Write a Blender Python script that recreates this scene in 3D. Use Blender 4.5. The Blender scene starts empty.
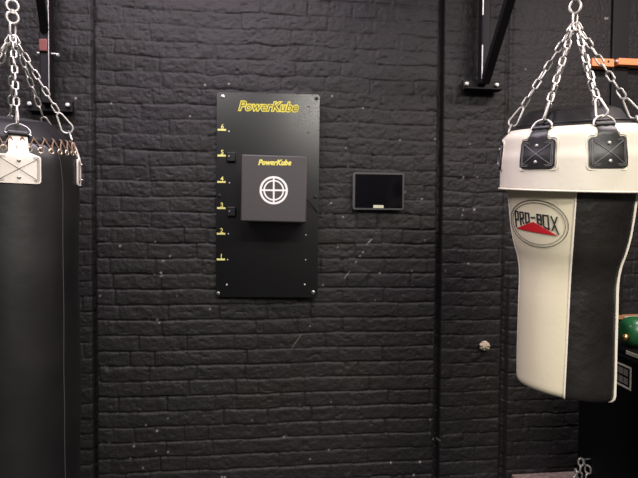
import bpy, bmesh, math, random
import numpy as np
from mathutils import Vector, Matrix, Euler, noise as mnoise

random.seed(7); rng = np.random.default_rng(11)
R = math.radians; PI = math.pi
scene = bpy.context.scene
COL = scene.collection

# ------------------------------------------------------------------ camera
F = 480.0; W = 638; H = 478
CAM = Vector((0, -2.4, 1.5))
EUL = Euler((PI/2 - math.atan(13/480), -0.006, -R(6)), 'XYZ')
CR = EUL.to_matrix()
cd = bpy.data.cameras.new('camera'); cam = bpy.data.objects.new('camera', cd); COL.objects.link(cam)
cam.location = CAM; cam.rotation_euler = EUL
cd.sensor_fit = 'HORIZONTAL'; cd.sensor_width = 36; cd.lens = F / W * 36; cd.clip_start = 0.02
scene.camera = cam

def ray(px, py):
    return CR @ Vector(((px - W/2) / F, -(py - H/2) / F, -1))
def onwall(px, py, y=0.0):            # the point of the plane Y = y seen at a pixel of the photograph
    d = ray(px, py); t = (y - CAM.y) / d.y
    return CAM + d * t
def atdepth(px, py, dep):
    return CAM + ray(px, py) * dep

# ------------------------------------------------------------------ materials
def mat(name, col, rough=.5, metal=0., spec=.5, bump=None, var=None, coat=0., emit=None):
    m = bpy.data.materials.new(name); m.use_nodes = True
    nt = m.node_tree; b = nt.nodes['Principled BSDF']
    b.inputs['Base Color'].default_value = (*col, 1)
    b.inputs['Roughness'].default_value = rough
    b.inputs['Metallic'].default_value = metal
    b.inputs['Specular IOR Level'].default_value = spec
    b.inputs['Coat Weight'].default_value = coat
    tc = nt.nodes.new('ShaderNodeTexCoord')
    if var:
        scale, amt, col2 = var
        n = nt.nodes.new('ShaderNodeTexNoise'); n.inputs['Scale'].default_value = scale; n.inputs['Detail'].default_value = 5
        nt.links.new(tc.outputs['Object'], n.inputs['Vector'])
        r = nt.nodes.new('ShaderNodeMapRange'); r.inputs[1].default_value = .4; r.inputs[2].default_value = .7
        r.inputs[3].default_value = 0; r.inputs[4].default_value = amt
        nt.links.new(n.outputs['Fac'], r.inputs[0])
        mx = nt.nodes.new('ShaderNodeMix'); mx.data_type = 'RGBA'
        mx.inputs[6].default_value = (*col, 1); mx.inputs[7].default_value = (*col2, 1)
        nt.links.new(r.outputs[0], mx.inputs[0]); nt.links.new(mx.outputs[2], b.inputs['Base Color'])
    if bump:
        scale, st, dist = bump
        n = nt.nodes.new('ShaderNodeTexNoise'); n.inputs['Scale'].default_value = scale; n.inputs['Detail'].default_value = 6
        nt.links.new(tc.outputs['Object'], n.inputs['Vector'])
        bp = nt.nodes.new('ShaderNodeBump'); bp.inputs['Strength'].default_value = st; bp.inputs['Distance'].default_value = dist
        nt.links.new(n.outputs['Fac'], bp.inputs['Height']); nt.links.new(bp.outputs[0], b.inputs['Normal'])
    return m

MT = dict(
    chrome=mat('galvanised_steel', (.50, .48, .44), .48, .75, bump=(90, .25, .001)),
    steel=mat('worn_steel', (.45, .44, .43), .35, 1.),
    boltm=mat('bolt_zinc', (.80, .79, .76), .45, .4),
    cream=mat('cream_leather', (.72, .655, .47), .5, bump=(60, .25, .002), var=(3, .35, (.64, .57, .40))),
    collar=mat('cream_collar_leather', (.73, .675, .565), .5, bump=(60, .25, .002), var=(4, .3, (.68, .61, .49))),
    creamedge=mat('cream_piping', (.82, .75, .63), .42),
    whitepatch=mat('white_patch_leather', (.88, .81, .73), .5, bump=(80, .2, .001)),
    blackleather=mat('black_leather', (.0062, .0053, .0046),   .43, spec=.55, bump=(14, .8, .008), var=(7, .9, (.016, .0135, .0115))),
    cover=mat('black_top_cover_leather', (.0035, .003, .003), .55, spec=.22, bump=(20, .5, .004)),
    patchleather=mat('black_patch_leather', (.013, .0125, .013), .42, spec=.4, bump=(70, .3, .001)),
    leftleather=mat('left_black_leather', (.0040, .0037, .0038), .42, spec=.75, bump=(9, .3, .006), var=(5, .8, (.011, .010, .010))),
    stitchgrey=mat('grey_thread', (.22, .21, .21), .7),
    stitchdark=mat('dark_thread', (.10, .085, .075), .7),
    stitchseam=mat('seam_thread', (.05, .048, .048), .6),
    lace=mat('brown_lace', (.20, .12, .08), .6),
    eyelet=mat('brass_eyelet', (.75, .62, .48), .3, .8),
    plate=mat('satin_black_plate', (.0016, .0015, .0019), .27, spec=.85, bump=(400, .05, .0004)),
    hole=mat('black_hole', (.002, .002, .002), .6),
    pad=mat('grey_black_vinyl', (.048, .043, .043), .55, bump=(200, .12, .0006)),
    padside=mat('black_rubber', (.0025, .0025, .0025), .6, spec=.25),
    blackpl=mat('black_plastic', (.006, .006, .0065), .45, spec=.35),
    yellow=mat('yellow_print', (.68, .60, .05), .5),
    yellowp=mat('pale_yellow_print', (.75, .70, .22), .5),
    blackprint=mat('black_print', (.03, .026, .015), .5),
    white=mat('white_print', (.80, .78, .75), .5),
    screen=mat('black_glass', (.002, .002, .003), .12, spec=.2),
    bezel=mat('grey_bezel', (.035, .034, .036), .4),
    sticker=mat('pale_sticker', (.50, .50, .34), .5),
    logoblack=mat('logo_black', (.015, .017, .02), .5),
    red=mat('logo_red', (.50, .012, .018), .45),
    bracket=mat('black_bracket_paint', (.010, .009, .010), .6, spec=.25, bump=(60, .2, .001)),
    redpl=mat('dull_red_plastic', (.17, .045, .04), .5),
    orange=mat('orange_paint', (.98, .36, .14), .45, var=(12, .4, (.88, .30, .11))),
    darkpost=mat('dark_post_paint', (.007, .0065, .007), .6, spec=.3),
    green=mat('glossy_green', (.011, .095, .030), .38, coat=.15),
    brass=mat('brass', (.45, .28, .12), .3, 1.),
    wood=mat('raw_wood', (.35, .17, .07), .6, var=(30, .6, (.22, .10, .04))),
    case=mat('black_case', (.002, .002, .002), .6, spec=.15, bump=(100, .2, .001)),
    label=mat('label_white', (.50, .47, .40), .6),
    labelgrey=mat('label_grey', (.16, .15, .12), .6),
    plaster=mat('cream_plaster', (.55, .45, .33), .9, bump=(150, .8, .003), var=(120, .8, (.20, .15, .11))),
    floor=mat('dark_rubber_floor', (.020, .020, .021), .6, bump=(120, .4, .002)),
    ceiling=mat('dark_ceiling_paint', (.03, .028, .03), .8, bump=(20, .3, .004)),
    plainwall=mat('dark_wall_paint', (.03, .027, .029), .6, bump=(15, .4, .006)),
    ledge=mat('dusty_ledge', (.16, .11, .10), .8, bump=(60, .5, .004), var=(40, .8, (.30, .25, .22))),
    chip=mat('white_paint_chip', (.55, .52, .47), .8),
)

# ------------------------------------------------------------------ object helpers
def tag(o, label=None, cat=None, group=None, kind=None):
    if label: o['label'] = label
    if cat: o['category'] = cat
    if group: o['group'] = group
    if kind: o['kind'] = kind
    return o
def thing(name, label, cat, loc=(0, 0, 0), rz=0., group=None):
    o = bpy.data.objects.new(name, None); COL.objects.link(o)
    o.empty_display_size = .1
    o.location = loc; o.rotation_euler = (0, 0, rz)
    return tag(o, label, cat, group)

class MB:
    def __init__(s): s.v = []; s.f = []; s.m = []
    def add(s, vs, fs, mi=0):
        n = len(s.v); s.v += [tuple(v) for v in vs]; s.f += [tuple(i + n for i in f) for f in fs]; s.m += [mi] * len(fs); return s
    def box(s, c, size, rot=None, mi=0):
        hx, hy, hz = [k / 2 for k in size]; c = Vector(c)
        vs = [Vector((x, y, z)) for x in (-hx, hx) for y in (-hy, hy) for z in (-hz, hz)]
        if rot is not None: vs = [rot @ v for v in vs]
        vs = [v + c for v in vs]
        return s.add(vs, [(0, 1, 3, 2), (4, 6, 7, 5), (0, 4, 5, 1), (2, 3, 7, 6), (0, 2, 6, 4), (1, 5, 7, 3)], mi)
    def tube(s, pts, r, seg=8, closed=False, mi=0):
        pts = [Vector(p) for p in pts]; n = len(pts)
        rs = r if isinstance(r, (list, tuple)) else [r] * n
        T = []
        for i in range(n):
            if closed: t = pts[(i + 1) % n] - pts[i - 1]
            else: t = pts[min(i + 1, n - 1)] - pts[max(i - 1, 0)]
            T.append(t.normalized() if t.length > 1e-9 else Vector((0, 0, 1)))
        u = T[0].orthogonal().normalized(); vs = []
        for i in range(n):
            u = (u - T[i] * u.dot(T[i]))
            u = u.normalized() if u.length > 1e-6 else T[i].orthogonal().normalized()
            w = T[i].cross(u)
            for k in range(seg):
                a = 2 * PI * k / seg
                vs.append(pts[i] + (u * math.cos(a) + w * math.sin(a)) * rs[i])
        fs = []
        for i in range(n if closed else n - 1):
            j = (i + 1) % n; sh = 0
            if closed and j == 0:   # align the frames where the loop closes
                best = min(range(seg), key=lambda q: (vs[i * seg] - vs[(q) % seg]).length); sh = best
            for k in range(seg):
                fs.append((i * seg + k, i * seg + (k + 1) % seg, j * seg + (k + 1 + sh) % seg, j * seg + (k + sh) % seg))
        if not closed:
            fs.append(tuple(range(seg))[::-1]); fs.append(tuple((n - 1) * seg + k for k in range(seg)))
        return s.add(vs, fs, mi)
    def cyl(s, a, b, r, seg=20, mi=0): return s.tube([a, b], r, seg, mi=mi)
    def build(s, name, m, parent=None, smooth=35, bevel=0., sub=0, solid=0.):
        me = bpy.data.meshes.new(name); me.from_pydata(s.v, [], s.f)
        for k in (m if isinstance(m, list) else [m]): me.materials.append(k)
        me.polygons.foreach_set('material_index', s.m)
        bm = bmesh.new(); bm.from_mesh(me); bmesh.ops.recalc_face_normals(bm, faces=bm.faces); bm.to_mesh(me); bm.free()
        if smooth:
            me.polygons.foreach_set('use_smooth', [True] * len(me.polygons))
            me.set_sharp_from_angle(angle=R(smooth))
        o = bpy.data.objects.new(name, me); COL.objects.link(o)
        if parent: o.parent = parent
        if solid:
            k = o.modifiers.new('solid', 'SOLIDIFY'); k.thickness = solid; k.offset = -1
        if bevel:
            k = o.modifiers.new('bevel', 'BEVEL'); k.width = bevel; k.segments = 3; k.limit_method = 'ANGLE'
        if sub:
            k = o.modifiers.new('sub', 'SUBSURF'); k.levels = sub; k.render_levels = sub
        return o

def rrect(w, h, r, n=5, cx=0., cy=0.):
    pts = []
    for (sx, sy, a0) in ((1, 1, 0), (-1, 1, 90), (-1, -1, 180), (1, -1, 270)):
        for k in range(n + 1):
            a = R(a0 + 90 * k / n)
            pts.append((cx + sx * (w / 2 - r) + r * math.cos(a), cy + sy * (h / 2 - r) + r * math.sin(a)))
    return pts

def poly_mesh(outlines, mapper, thick, name, m, parent, maxlen=0.02, holes=False, smooth=40):
    """flat outlines (lists of 2D points) filled, cut fine, and raised by thick over a surface given by mapper(s, t, h)"""
    bm = bmesh.new()
    for ol in outlines:
        vs = [bm.verts.new((p[0], p[1], 0)) for p in ol]
        bm.faces.new(vs)
    bmesh.ops.triangulate(bm, faces=bm.faces[:])
    return _raise(bm, mapper, thick, name, m, parent, maxlen, smooth)

def _raise(bm, mapper, thick, name, m, parent, maxlen, smooth=40):
    for _ in range(6):
        es = [e for e in bm.edges if e.calc_length() > maxlen]
        if not es: break
        bmesh.ops.subdivide_edges(bm, edges=es, cuts=1, use_grid_fill=True)
        bmesh.ops.triangulate(bm, faces=[f for f in bm.faces if len(f.verts) > 3])
    bmesh.ops.recalc_face_normals(bm, faces=bm.faces)
    for f in bm.faces:
        if f.normal.z < 0: f.normal_flip()
    base = [(v.co.x, v.co.y) for v in bm.verts]
    idx = {v: i for i, v in enumerate(bm.verts)}; n = len(base)
    faces = [tuple(idx[v] for v in f.verts) for f in bm.faces]
    bound = [(idx[l.vert], idx[l.link_loop_next.vert]) for e in bm.edges if len(e.link_faces) == 1 for l in e.link_loops]
    bm.free()
    mb = MB()
    vs = [mapper(a, b, thick) for a, b in base] + [mapper(a, b, 0) for a, b in base]
    fs = faces + [tuple(i + n for i in f[::-1]) for f in faces] + [(a, a + n, b + n, b) for a, b in bound]
    mb.add(vs, fs)
    return mb.build(name, m, parent, smooth=smooth)

def text_bm(s, size, offset=0., shear=0., spacing=1., center=True):
    c = bpy.data.curves.new('t', 'FONT'); c.body = s; c.size = size; c.offset = offset; c.shear = shear; c.space_character = spacing
    c.resolution_u = 3
    if center: c.align_x = 'CENTER'; c.align_y = 'CENTER'
    o = bpy.data.objects.new('t', c); COL.objects.link(o)
    dg = bpy.context.evaluated_depsgraph_get(); dg.update()
    me = bpy.data.meshes.new_from_object(o.evaluated_get(dg))
    bm = bmesh.new(); bm.from_mesh(me); bmesh.ops.remove_doubles(bm, verts=bm.verts, dist=1e-6)
    bmesh.ops.triangulate(bm, faces=bm.faces[:])
    bpy.data.objects.remove(o); bpy.data.meshes.remove(me); bpy.data.curves.remove(c)
    return bm

def ring2(r, w, n=48, cx=0., cy=0., rx=None, ry=None, rot=0.):
    """a flat ring as quads, given as a list of small outlines"""
    rx = rx or r; ry = ry or r; out = []
    def P(a, k):
        x = (rx + k) * math.cos(a); y = (ry + k) * math.sin(a)
        return (cx + x * math.cos(rot) - y * math.sin(rot), cy + x * math.sin(rot) + y * math.cos(rot))
    for i in range(n):
        a, b = 2 * PI * i / n, 2 * PI * (i + 1) / n
        out.append([P(a, -w / 2), P(a, w / 2), P(b, w / 2), P(b, -w / 2)])
    return out

# ------------------------------------------------------------------ the brick wall
def vnoise(x, z, sx, sz, seed):
    g = np.random.default_rng(seed); nx = int((x.max() - x.min()) / sx) + 4; nz = int((z.max() - z.min()) / sz) + 4
    G = g.random((nx, nz)) * 2 - 1
    u = (x - x.min()) / sx; v = (z - z.min()) / sz
    i = np.floor(u).astype(int); j = np.floor(v).astype(int); fu = u - i; fv = v - j
    fu = fu * fu * (3 - 2 * fu); fv = fv * fv * (3 - 2 * fv)
    return (G[i, j] * (1 - fu) + G[i + 1, j] * fu) * (1 - fv) + (G[i, j + 1] * (1 - fu) + G[i + 1, j + 1] * fu) * fv
def sstep(a, b, x):
    t = np.clip((x - a) / (b - a), 0, 1); return t * t * (3 - 2 * t)

CEIL = 3.25
XL, XR = -2.6, 3.2
def build_wall():
    st = .0046
    xs = np.concatenate([np.arange(XL, -1.85, .05), np.arange(-1.85, 2.25, st), np.arange(2.25, XR + .01, .05)])
    zs = np.concatenate([np.arange(0, .12, .04), np.arange(.12, 2.82, st), np.arange(2.82, CEIL + .02, .04)])
    xs[-1] = XR; zs[-1] = CEIL
    X, Z = np.meshgrid(xs, zs, indexing='ij')
    gl = onwall(93, 240).x; g1 = onwall(440, 240).x; g2 = onwall(508, 240).x
    # which bay of the wall
    bay = (X > gl).astype(int) + (X > g1) + (X > g2)
    ch = .0752; zref = onwall(160, 305).z
    Zw = Z + .0035 * vnoise(X, Z, .16, .5, 1) + .004 * vnoise(X, Z, .6, .6, 2) + .002 * vnoise(X, Z, .05, .07, 3) + .006 * vnoise(X, Z, .11, .06, 17) * sstep(1.35, 2.1, Z)
    rowf = (Zw - zref) / ch + np.choose(bay, [.5, 0, .35, .15]); row = np.floor(rowf).astype(int); fz = (rowf - row) * ch
    dz = np.minimum(fz, ch - fz)
    rmin = row.min(); 
    Xw = X + .004 * vnoise(X, Z, .09, .05, 4)
    dx = np.full_like(X, 1.); bid = np.zeros_like(X, dtype=int); lj = np.ones_like(X)
    for b in range(4):
        for r in range(rmin, row.max() + 1):
            m = (row == r) & (bay == b)
            if not m.any(): continue
            gr = np.random.default_rng(1000 * b + r + 500)
            e = [XL - .3 + gr.random() * .2 + (.11 if r % 2 else 0)]
            while e[-1] < XR + .3:
                L = .226 if gr.random() < .80 else .113
                e.append(e[-1] + L + gr.normal() * .006)
            e = np.array(e); xv = Xw[m]; k = np.searchsorted(e, xv)
            dl = xv - e[k - 1]; dr = e[k] - xv
            dx[m] = np.minimum(dl, dr); bid[m] = k + r * 64 + b * 7000 + 10000
            f = gr.random(len(e)) ** .8
            lj[m] = np.where(dl < dr, f[k - 1], f[k])
    nb = bid.max() + 1
    lift = np.random.default_rng(5).normal(0, .0011, nb)[bid]
    tilt = np.random.default_rng(6).normal(0, .015, nb)[bid] * (fz - ch / 2)
    fill = .55 + .45 * vnoise(X, Z, .14, .05, 8)                    # how much the paint clogs the bed joints
    low = 1 - .62 * sstep(1.2, 2.2, Z)                              # the thicker paint towards the top softens the joints
    low = low * np.choose(bay, [.6, 1., .5, .6]); jh = (.0105 * (.45 + .55 * fill)) * low
    brk = .30 + .70 * sstep(-.45, .15, vnoise(X, Z, .11, .05, 21))      # joints come and go under the paint
    jw = .0050 + .0022 * vnoise(X, Z, .08, .04, 22)
    groovez = jh * brk * (1 - sstep(.0010, jw, dz))
    groovex = .0080 * lj * low * (1 - sstep(.001, .007, dx))
    rnd = .0009 * (1 - sstep(.0, .020, dz)) + .0006 * (1 - sstep(0, .02, dx))
    Hh = lift + tilt - np.maximum(groovez, groovex) - rnd
    Hh += .0016 * vnoise(X, Z, .045, .03, 9) + .0011 * vnoise(X, Z, .018, .014, 10) + .0007 * vnoise(X, Z, .009, .009, 12)
    Hh -= .0050 * (1 - sstep(.0, .012, ch - fz)) * (.6 + .4 * vnoise(X, Z, .2, .06, 23)) * (1 - .8 * sstep(1.0, 1.6, Z)) * np.choose(bay, [.6, 1, .5, .6])
    pit = np.clip(vnoise(X, Z, .022, .016, 13) - .62, 0, 1) * .010
    Hh -= pit
    # the bays: slots where the piers meet, outer bays set back a little
    Hh -= np.choose(bay, [.020, 0., .022, .012])
    Hh -= (.032 - .022 * sstep(.8, 1.9, Z)) * (1 - sstep(.006, .018, np.abs(X - gl - .0)))
    Hh -= .045 * (1 - sstep(.015, .024, np.abs(X - g1)))
    Hh -= (.035 - .030 * sstep(.9, 1.5, Z)) * (1 - sstep(.010, .024, np.abs(X - g2)))
    right = sstep(g2 + .02, g2 + .1, X) * sstep(1.5, 1.9, Z)        # smooth rendered area up at the right
    Hh = Hh * (1 - .72 * right)
    dirt = np.zeros_like(X)
    specks = [(74,97,1),(111,103,.7),(205,85,.9),(229,84,.9),(190,116,.8),(332,96,.8),(363,108,.8),(400,140,.7),(435,139,.8),(346,148,.6),(348,167,.7),
        (331,203,.7),(343,217,.7),(323,213,.6),(422,199,.8),(405,192,.7),(380,273,.9),(412,271,.6),(425,240,.6),(338,247,.5),(323,285,.7),(369,242,1),(363,252,.8),
        (360,256,.7),(356,262,.8),(155,242,.7),(120,246,.9),(170,256,.7),(163,261,.6),(161,273,1.3),(161,276,.9),(100,296,.6),(177,296,.5),(157,320,1.2),(159,323,.6),(146,425,.8),
        (157,431,.9),(109,443,.8),(134,446,.9),(130,459,.9),(156,451,.7),(168,452,.9),(143,468,.7),(210,309,.8),(310,326,.7),(284,437,.9),(286,436,.6),(310,459,.7),(329,450,.7),
        (222,477,1),(225,477,1),(331,402,.5),(465,177,1.1),(479,177,.7),(476,209.5,1.3),(465,209.6,.7),(464,215,.7),(472,143,.7),(470,264,.7),(447,271,.6),
        (430,420,.8),(436,443,.9),(441,443,.9),(420,462,1),(414,475,1),(391,463,.8),(526,69,.6),(526,69,.5),(606,18,1.3),(608,18,1.0),(168,418,.6),(375,300,.4),(252,420,.4),(300,405,.4),(440,415,.5)]
    def dab(px, py, s, rad=.0038):
        p = onwall(px, py)
        i0, i1 = np.searchsorted(xs, [p.x - .03, p.x + .03]); j0, j1 = np.searchsorted(zs, [p.z - .03, p.z + .03])
        dd = (X[i0:i1, j0:j1] - p.x) ** 2 + (Z[i0:i1, j0:j1] - p.z) ** 2
        dirt[i0:i1, j0:j1] = np.maximum(dirt[i0:i1, j0:j1], min(1, .75 * s) * np.exp(-dd / (rad * (.6 + .45 * s)) ** 2))
    for a in specks: dab(*a)
    def streak(x0, y0, x1, y1, s, n=14):
        for k in range(n): dab(x0 + (x1 - x0) * k / (n - 1), y0 + (y1 - y0) * k / (n - 1), s * (.6 + .4 * rng.random()), .003)
    streak(301, 335, 292, 348, .5); streak(350, 271, 345, 278, .5); streak(371, 240, 367, 244, .6, 6)
    Y = -Hh
    co = np.stack([X, Y, Z], -1).reshape(-1, 3).astype(np.float32)
    nx, nz = X.shape
    I = np.arange(nx * nz).reshape(nx, nz)
    q = np.stack([I[:-1, :-1], I[1:, :-1], I[1:, 1:], I[:-1, 1:]], -1).reshape(-1, 4).astype(np.int32)
    me = bpy.data.meshes.new('wall_back'); me.vertices.add(len(co)); me.vertices.foreach_set('co', co.ravel())
    me.loops.add(q.size); me.loops.foreach_set('vertex_index', q.ravel())
    me.polygons.add(len(q)); me.polygons.foreach_set('loop_start', np.arange(0, q.size, 4, dtype=np.int32))
    me.update(calc_edges=True)
    me.polygons.foreach_set('use_smooth', np.ones(len(q), bool))
    a = me.attributes.new('dirt', 'FLOAT', 'POINT'); a.data.foreach_set('value', dirt.ravel().astype(np.float32))
    bt = np.random.default_rng(8).random(nb)[bid]
    a = me.attributes.new('tone', 'FLOAT', 'POINT'); a.data.foreach_set('value', bt.ravel().astype(np.float32))
    m = bpy.data.materials.new('black_painted_brick'); m.use_nodes = True; nt = m.node_tree; b = nt.nodes['Principled BSDF']
    me.materials.append(m)
    tc = nt.nodes.new('ShaderNodeTexCoord')
    def N(scale, det=5):
        n = nt.nodes.new('ShaderNodeTexNoise'); n.inputs['Scale'].default_value = scale; n.inputs['Detail'].default_value = det
        nt.links.new(tc.outputs['Object'], n.inputs['Vector']); return n
    def mix(f, a, b_):
        x = nt.nodes.new('ShaderNodeMix'); x.data_type = 'RGBA'
        nt.links.new(f, x.inputs[0])
        for s, v in ((6, a), (7, b_)):
            if isinstance(v, tuple): x.inputs[s].default_value = (*v, 1)
            else: nt.links.new(v, x.inputs[s])
        return x.outputs[2]
    ramp = nt.nodes.new('ShaderNodeMapRange'); ramp.inputs[1].default_value = .35; ramp.inputs[2].default_value = .65
    nt.links.new(N(2.2).outputs['Fac'], ramp.inputs[0])
    c = mix(ramp.outputs[0], (.0158, .0145, .0126), (.0153, .0132, .0146))
    at = nt.nodes.new('ShaderNodeAttribute'); at.attribute_name = 'tone'
    r3 = nt.nodes.new('ShaderNodeMapRange'); r3.inputs[3].default_value = 0; r3.inputs[4].default_value = .2
    nt.links.new(at.outputs['Fac'], r3.inputs[0])
    c = mix(r3.outputs[0], c, (.012, .0115, .0115))
    r2 = nt.nodes.new('ShaderNodeMapRange'); r2.inputs[1].default_value = .45; r2.inputs[2].default_value = .75; r2.inputs[4].default_value = .5
    nt.links.new(N(30, 8).outputs['Fac'], r2.inputs[0])
    c = mix(r2.outputs[0], c, (.013, .0122, .0118))
    ad = nt.nodes.new('ShaderNodeAttribute'); ad.attribute_name = 'dirt'
    c = mix(ad.outputs['Fac'], c, (.62, .58, .52))
    nt.links.new(c, b.inputs['Base Color'])
    b.inputs['Roughness'].default_value = .55
    b.inputs['Specular IOR Level'].default_value = .30
    n = N(170, 6); n2 = N(45, 4)
    ad2 = nt.nodes.new('ShaderNodeMath'); ad2.operation = 'MULTIPLY_ADD'; ad2.inputs[1].default_value = 1.6
    nt.links.new(n2.outputs['Fac'], ad2.inputs[0]); nt.links.new(n.outputs['Fac'], ad2.inputs[2])
    bp = nt.nodes.new('ShaderNodeBump'); bp.inputs['Strength'].default_value = .65; bp.inputs['Distance'].default_value = .0035
    nt.links.new(ad2.outputs[0], bp.inputs['Height']); nt.links.new(bp.outputs[0], b.inputs['Normal'])
    o = bpy.data.objects.new('wall_back', me); COL.objects.link(o); tag(o, kind='structure')
    # a solid core right behind the relief
    return o
build_wall()

def slab(name, c, size, m):
    return tag(MB().box(c, size).build(name, m, smooth=0), kind='structure')
YB = -5.2
slab('floor', ((XL + XR) / 2, YB / 2, -.05), (XR - XL, -YB, .1), MT['floor'])
slab('ceiling', ((XL + XR) / 2, YB / 2, CEIL + .05), (XR - XL, -YB, .1), MT['ceiling'])
slab('wall_left', (XL - .05, YB / 2, CEIL / 2), (.1, -YB, CEIL), MT['plainwall'])
slab('wall_right', (XR + .05, YB / 2, CEIL / 2), (.1, -YB, CEIL), MT['plainwall'])
slab('wall_rear', ((XL + XR) / 2, YB - .05, CEIL / 2), (XR - XL, .1, CEIL), MT['plainwall'])
# low dusty ledge at the foot of the right-hand bay
LY = -.16
pa = onwall(513, 476, -.01); pb = onwall(577, 476, -.01)
lg = MB(); lg.box(((pa.x + pb.x) / 2, LY / 2 - .0, pa.z - .15), (pb.x - pa.x, -LY + .02, .30))
trim = tag(lg.build('trim_1', MT['ledge'], bevel=.006), kind='structure')
mb = MB()
for k in range(16):
    x = pa.x + .01 + random.random() * (.13 if k < 11 else pb.x - pa.x - .02); y = LY + .008 + random.random() * .03
    s = .004 + .006 * random.random()
    mb.box((x, y, pa.z + s * .3), (s * 1.5, s * 1.4, s), Euler((random.random(), random.random(), random.random() * 3)).to_matrix())
tag(mb.build('paint_debris', MT['chip'], smooth=0), 'crumbs of white debris along the low ledge', 'debris', kind='stuff')

# ------------------------------------------------------------------ bag geometry helpers
def link_pts(L, Wd, r, n=7):
    """centre line of one chain link, stadium shape, long along x"""
    a = (L / 2 - Wd / 2); w = Wd / 2 - r; pts = []
    a = L / 2 - r - w
    for k in range(n + 1):
        t = -PI / 2 + PI * k / n; pts.append((a + w * math.cos(t), w * math.sin(t)))
    for k in range(n + 1):
        t = PI / 2 + PI * k / n; pts.append((-a + w * math.cos(t), w * math.sin(t)))
    return pts
def chain(mb, A, B, L=.041, Wd=.022, r=.0030, twist=0., sag=0.):
    A = Vector(A); B = Vector(B); d = B - A; pitch = L - 2 * r * 1.15
    n = max(1, round((d.length) / pitch)); t = d.normalized()
    u0 = t.cross(Vector((0, 1, .13))).normalized(); v0 = t.cross(u0)
    pitch = d.length / n
    for i in range(n):
        c = A + t * pitch * (i + .5) + Vector((0, 0, -sag * math.sin(PI * (i + .5) / n)))
        ang = twist + (PI / 2 if i % 2 else 0) + random.uniform(-.25, .25)
        u = u0 * math.cos(ang) + v0 * math.sin(ang)
        mb.tube([c + t * x + u * y for x, y in link_pts(L, Wd, r)], r, 7, closed=True)
def carabiner(mb, A, B, wmax=.030, r=.0032, face=None):
    """pear-shaped snap link from A (narrow) to B (wide)"""
    A = Vector(A); B = Vector(B); t = (B - A); L = t.length; t.normalize()
    u = t.cross(face or Vector((.25, 1, 0))).normalized(); rb = wmax / 2; rs = wmax * .24; pts = []
    for k in range(9):
        a = PI / 2 + PI * k / 8; pts.append(A + t * (rs + rs * math.cos(a)) + u * rs * math.sin(a))
    for k in range(11):
        a = -PI / 2 + PI * k / 10; pts.append(A + t * (L - rb + rb * math.cos(a)) + u * rb * math.sin(a))
    mb.tube(pts, r, 8, closed=True)

def rev_obj(profile, name, m, parent, f0=0., f1=360., seg=72, close=False, solid=0., smooth=50, wob=0., warp=None, tw=None, squash=0.):
    """surface of revolution between angles f0..f1 (0 = local -Y, positive to +X); profile = [(r, z), ...]"""
    n = max(2, int(seg * (f1 - f0) / 360)); full = abs(f1 - f0 - 360) < 1e-3
    mb = MB(); vs = []
    for i in range(n if full else n + 1):
        a = R(f0 + (f1 - f0) * i / n)
        for (r, z) in profile:
            rr = r
            if wob: rr += wob * mnoise.noise(Vector((math.sin(a) * 2.2, math.cos(a) * 2.2, z * 5)))
            aa = a + (tw(z) if tw else 0)
            if squash and math.sin(aa) > 0: rr_x = rr * (1 - squash * max(0, min(1, 1.15 - z / topz)))
            else: rr_x = rr
            vs.append((rr_x * math.sin(aa), -rr * math.cos(aa), z + (warp(aa, z) if warp else 0)))
    k = len(profile); fs = []
    for i in range(n):
        j = (i + 1) % n if full else i + 1
        for q in range(k - 1): fs.append((i * k + q, j * k + q, j * k + q + 1, i * k + q + 1))
    mb.add(vs, fs)
    return mb.build(name, m, parent, smooth=smooth, solid=solid)

def interp(tab, z):
    if z <= tab[0][0]: return tab[0][1]
    for (z0, r0), (z1, r1) in zip(tab, tab[1:]):
        if z <= z1:
            t = (z - z0) / (z1 - z0); return r0 + (r1 - r0) * t
    return tab[-1][1]
def smooth_tab(tab, n=60):
    zs = np.linspace(tab[0][0], tab[-1][0], n); r = np.array([interp(tab, z) for z in zs])
    for _ in range(2): r[1:-1] = (r[:-2] + 2 * r[1:-1] + r[2:]) / 4
    return [(float(a), float(b)) for a, b in zip(zs, r)]

class Bag:
    """axis through pixel ax at row 240, at camera depth dep; local -Y faces the camera"""
    def __init__(s, ax, dep):
        p = atdepth(ax, 240, dep); s.x, s.y, s.dep = p.x, p.y, dep
        v = Vector((CAM.x - p.x, CAM.y - p.y)); s.dist = v.length; v.normalize()
        s.rz = math.atan2(v.x, -v.y)                   # turns local -Y onto the camera direction
        s.fwd = Vector((v.x, v.y, 0)); s.right = Vector((-v.y, v.x, 0))
        if s.right.dot(CR @ Vector((1, 0, 0))) < 0: s.right = -s.right
        s.ax = ax
    def z(s, px, py, r=0.):                             # height of something seen at (px, py), r in front of the axis
        d = ray(px, py); h = math.hypot(d.x, d.y)
        return CAM.z + d.z / h * (s.dist - r)
    def rad(s, pxe, py, sign=-1):                       # radius whose silhouette falls on pixel column pxe
        d = ray(pxe, py); c = Vector((s.x - CAM.x, s.y - CAM.y)); e = Vector((d.x, d.y)).normalized()
        return abs(c.x * e.y - c.y * e.x)

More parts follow.
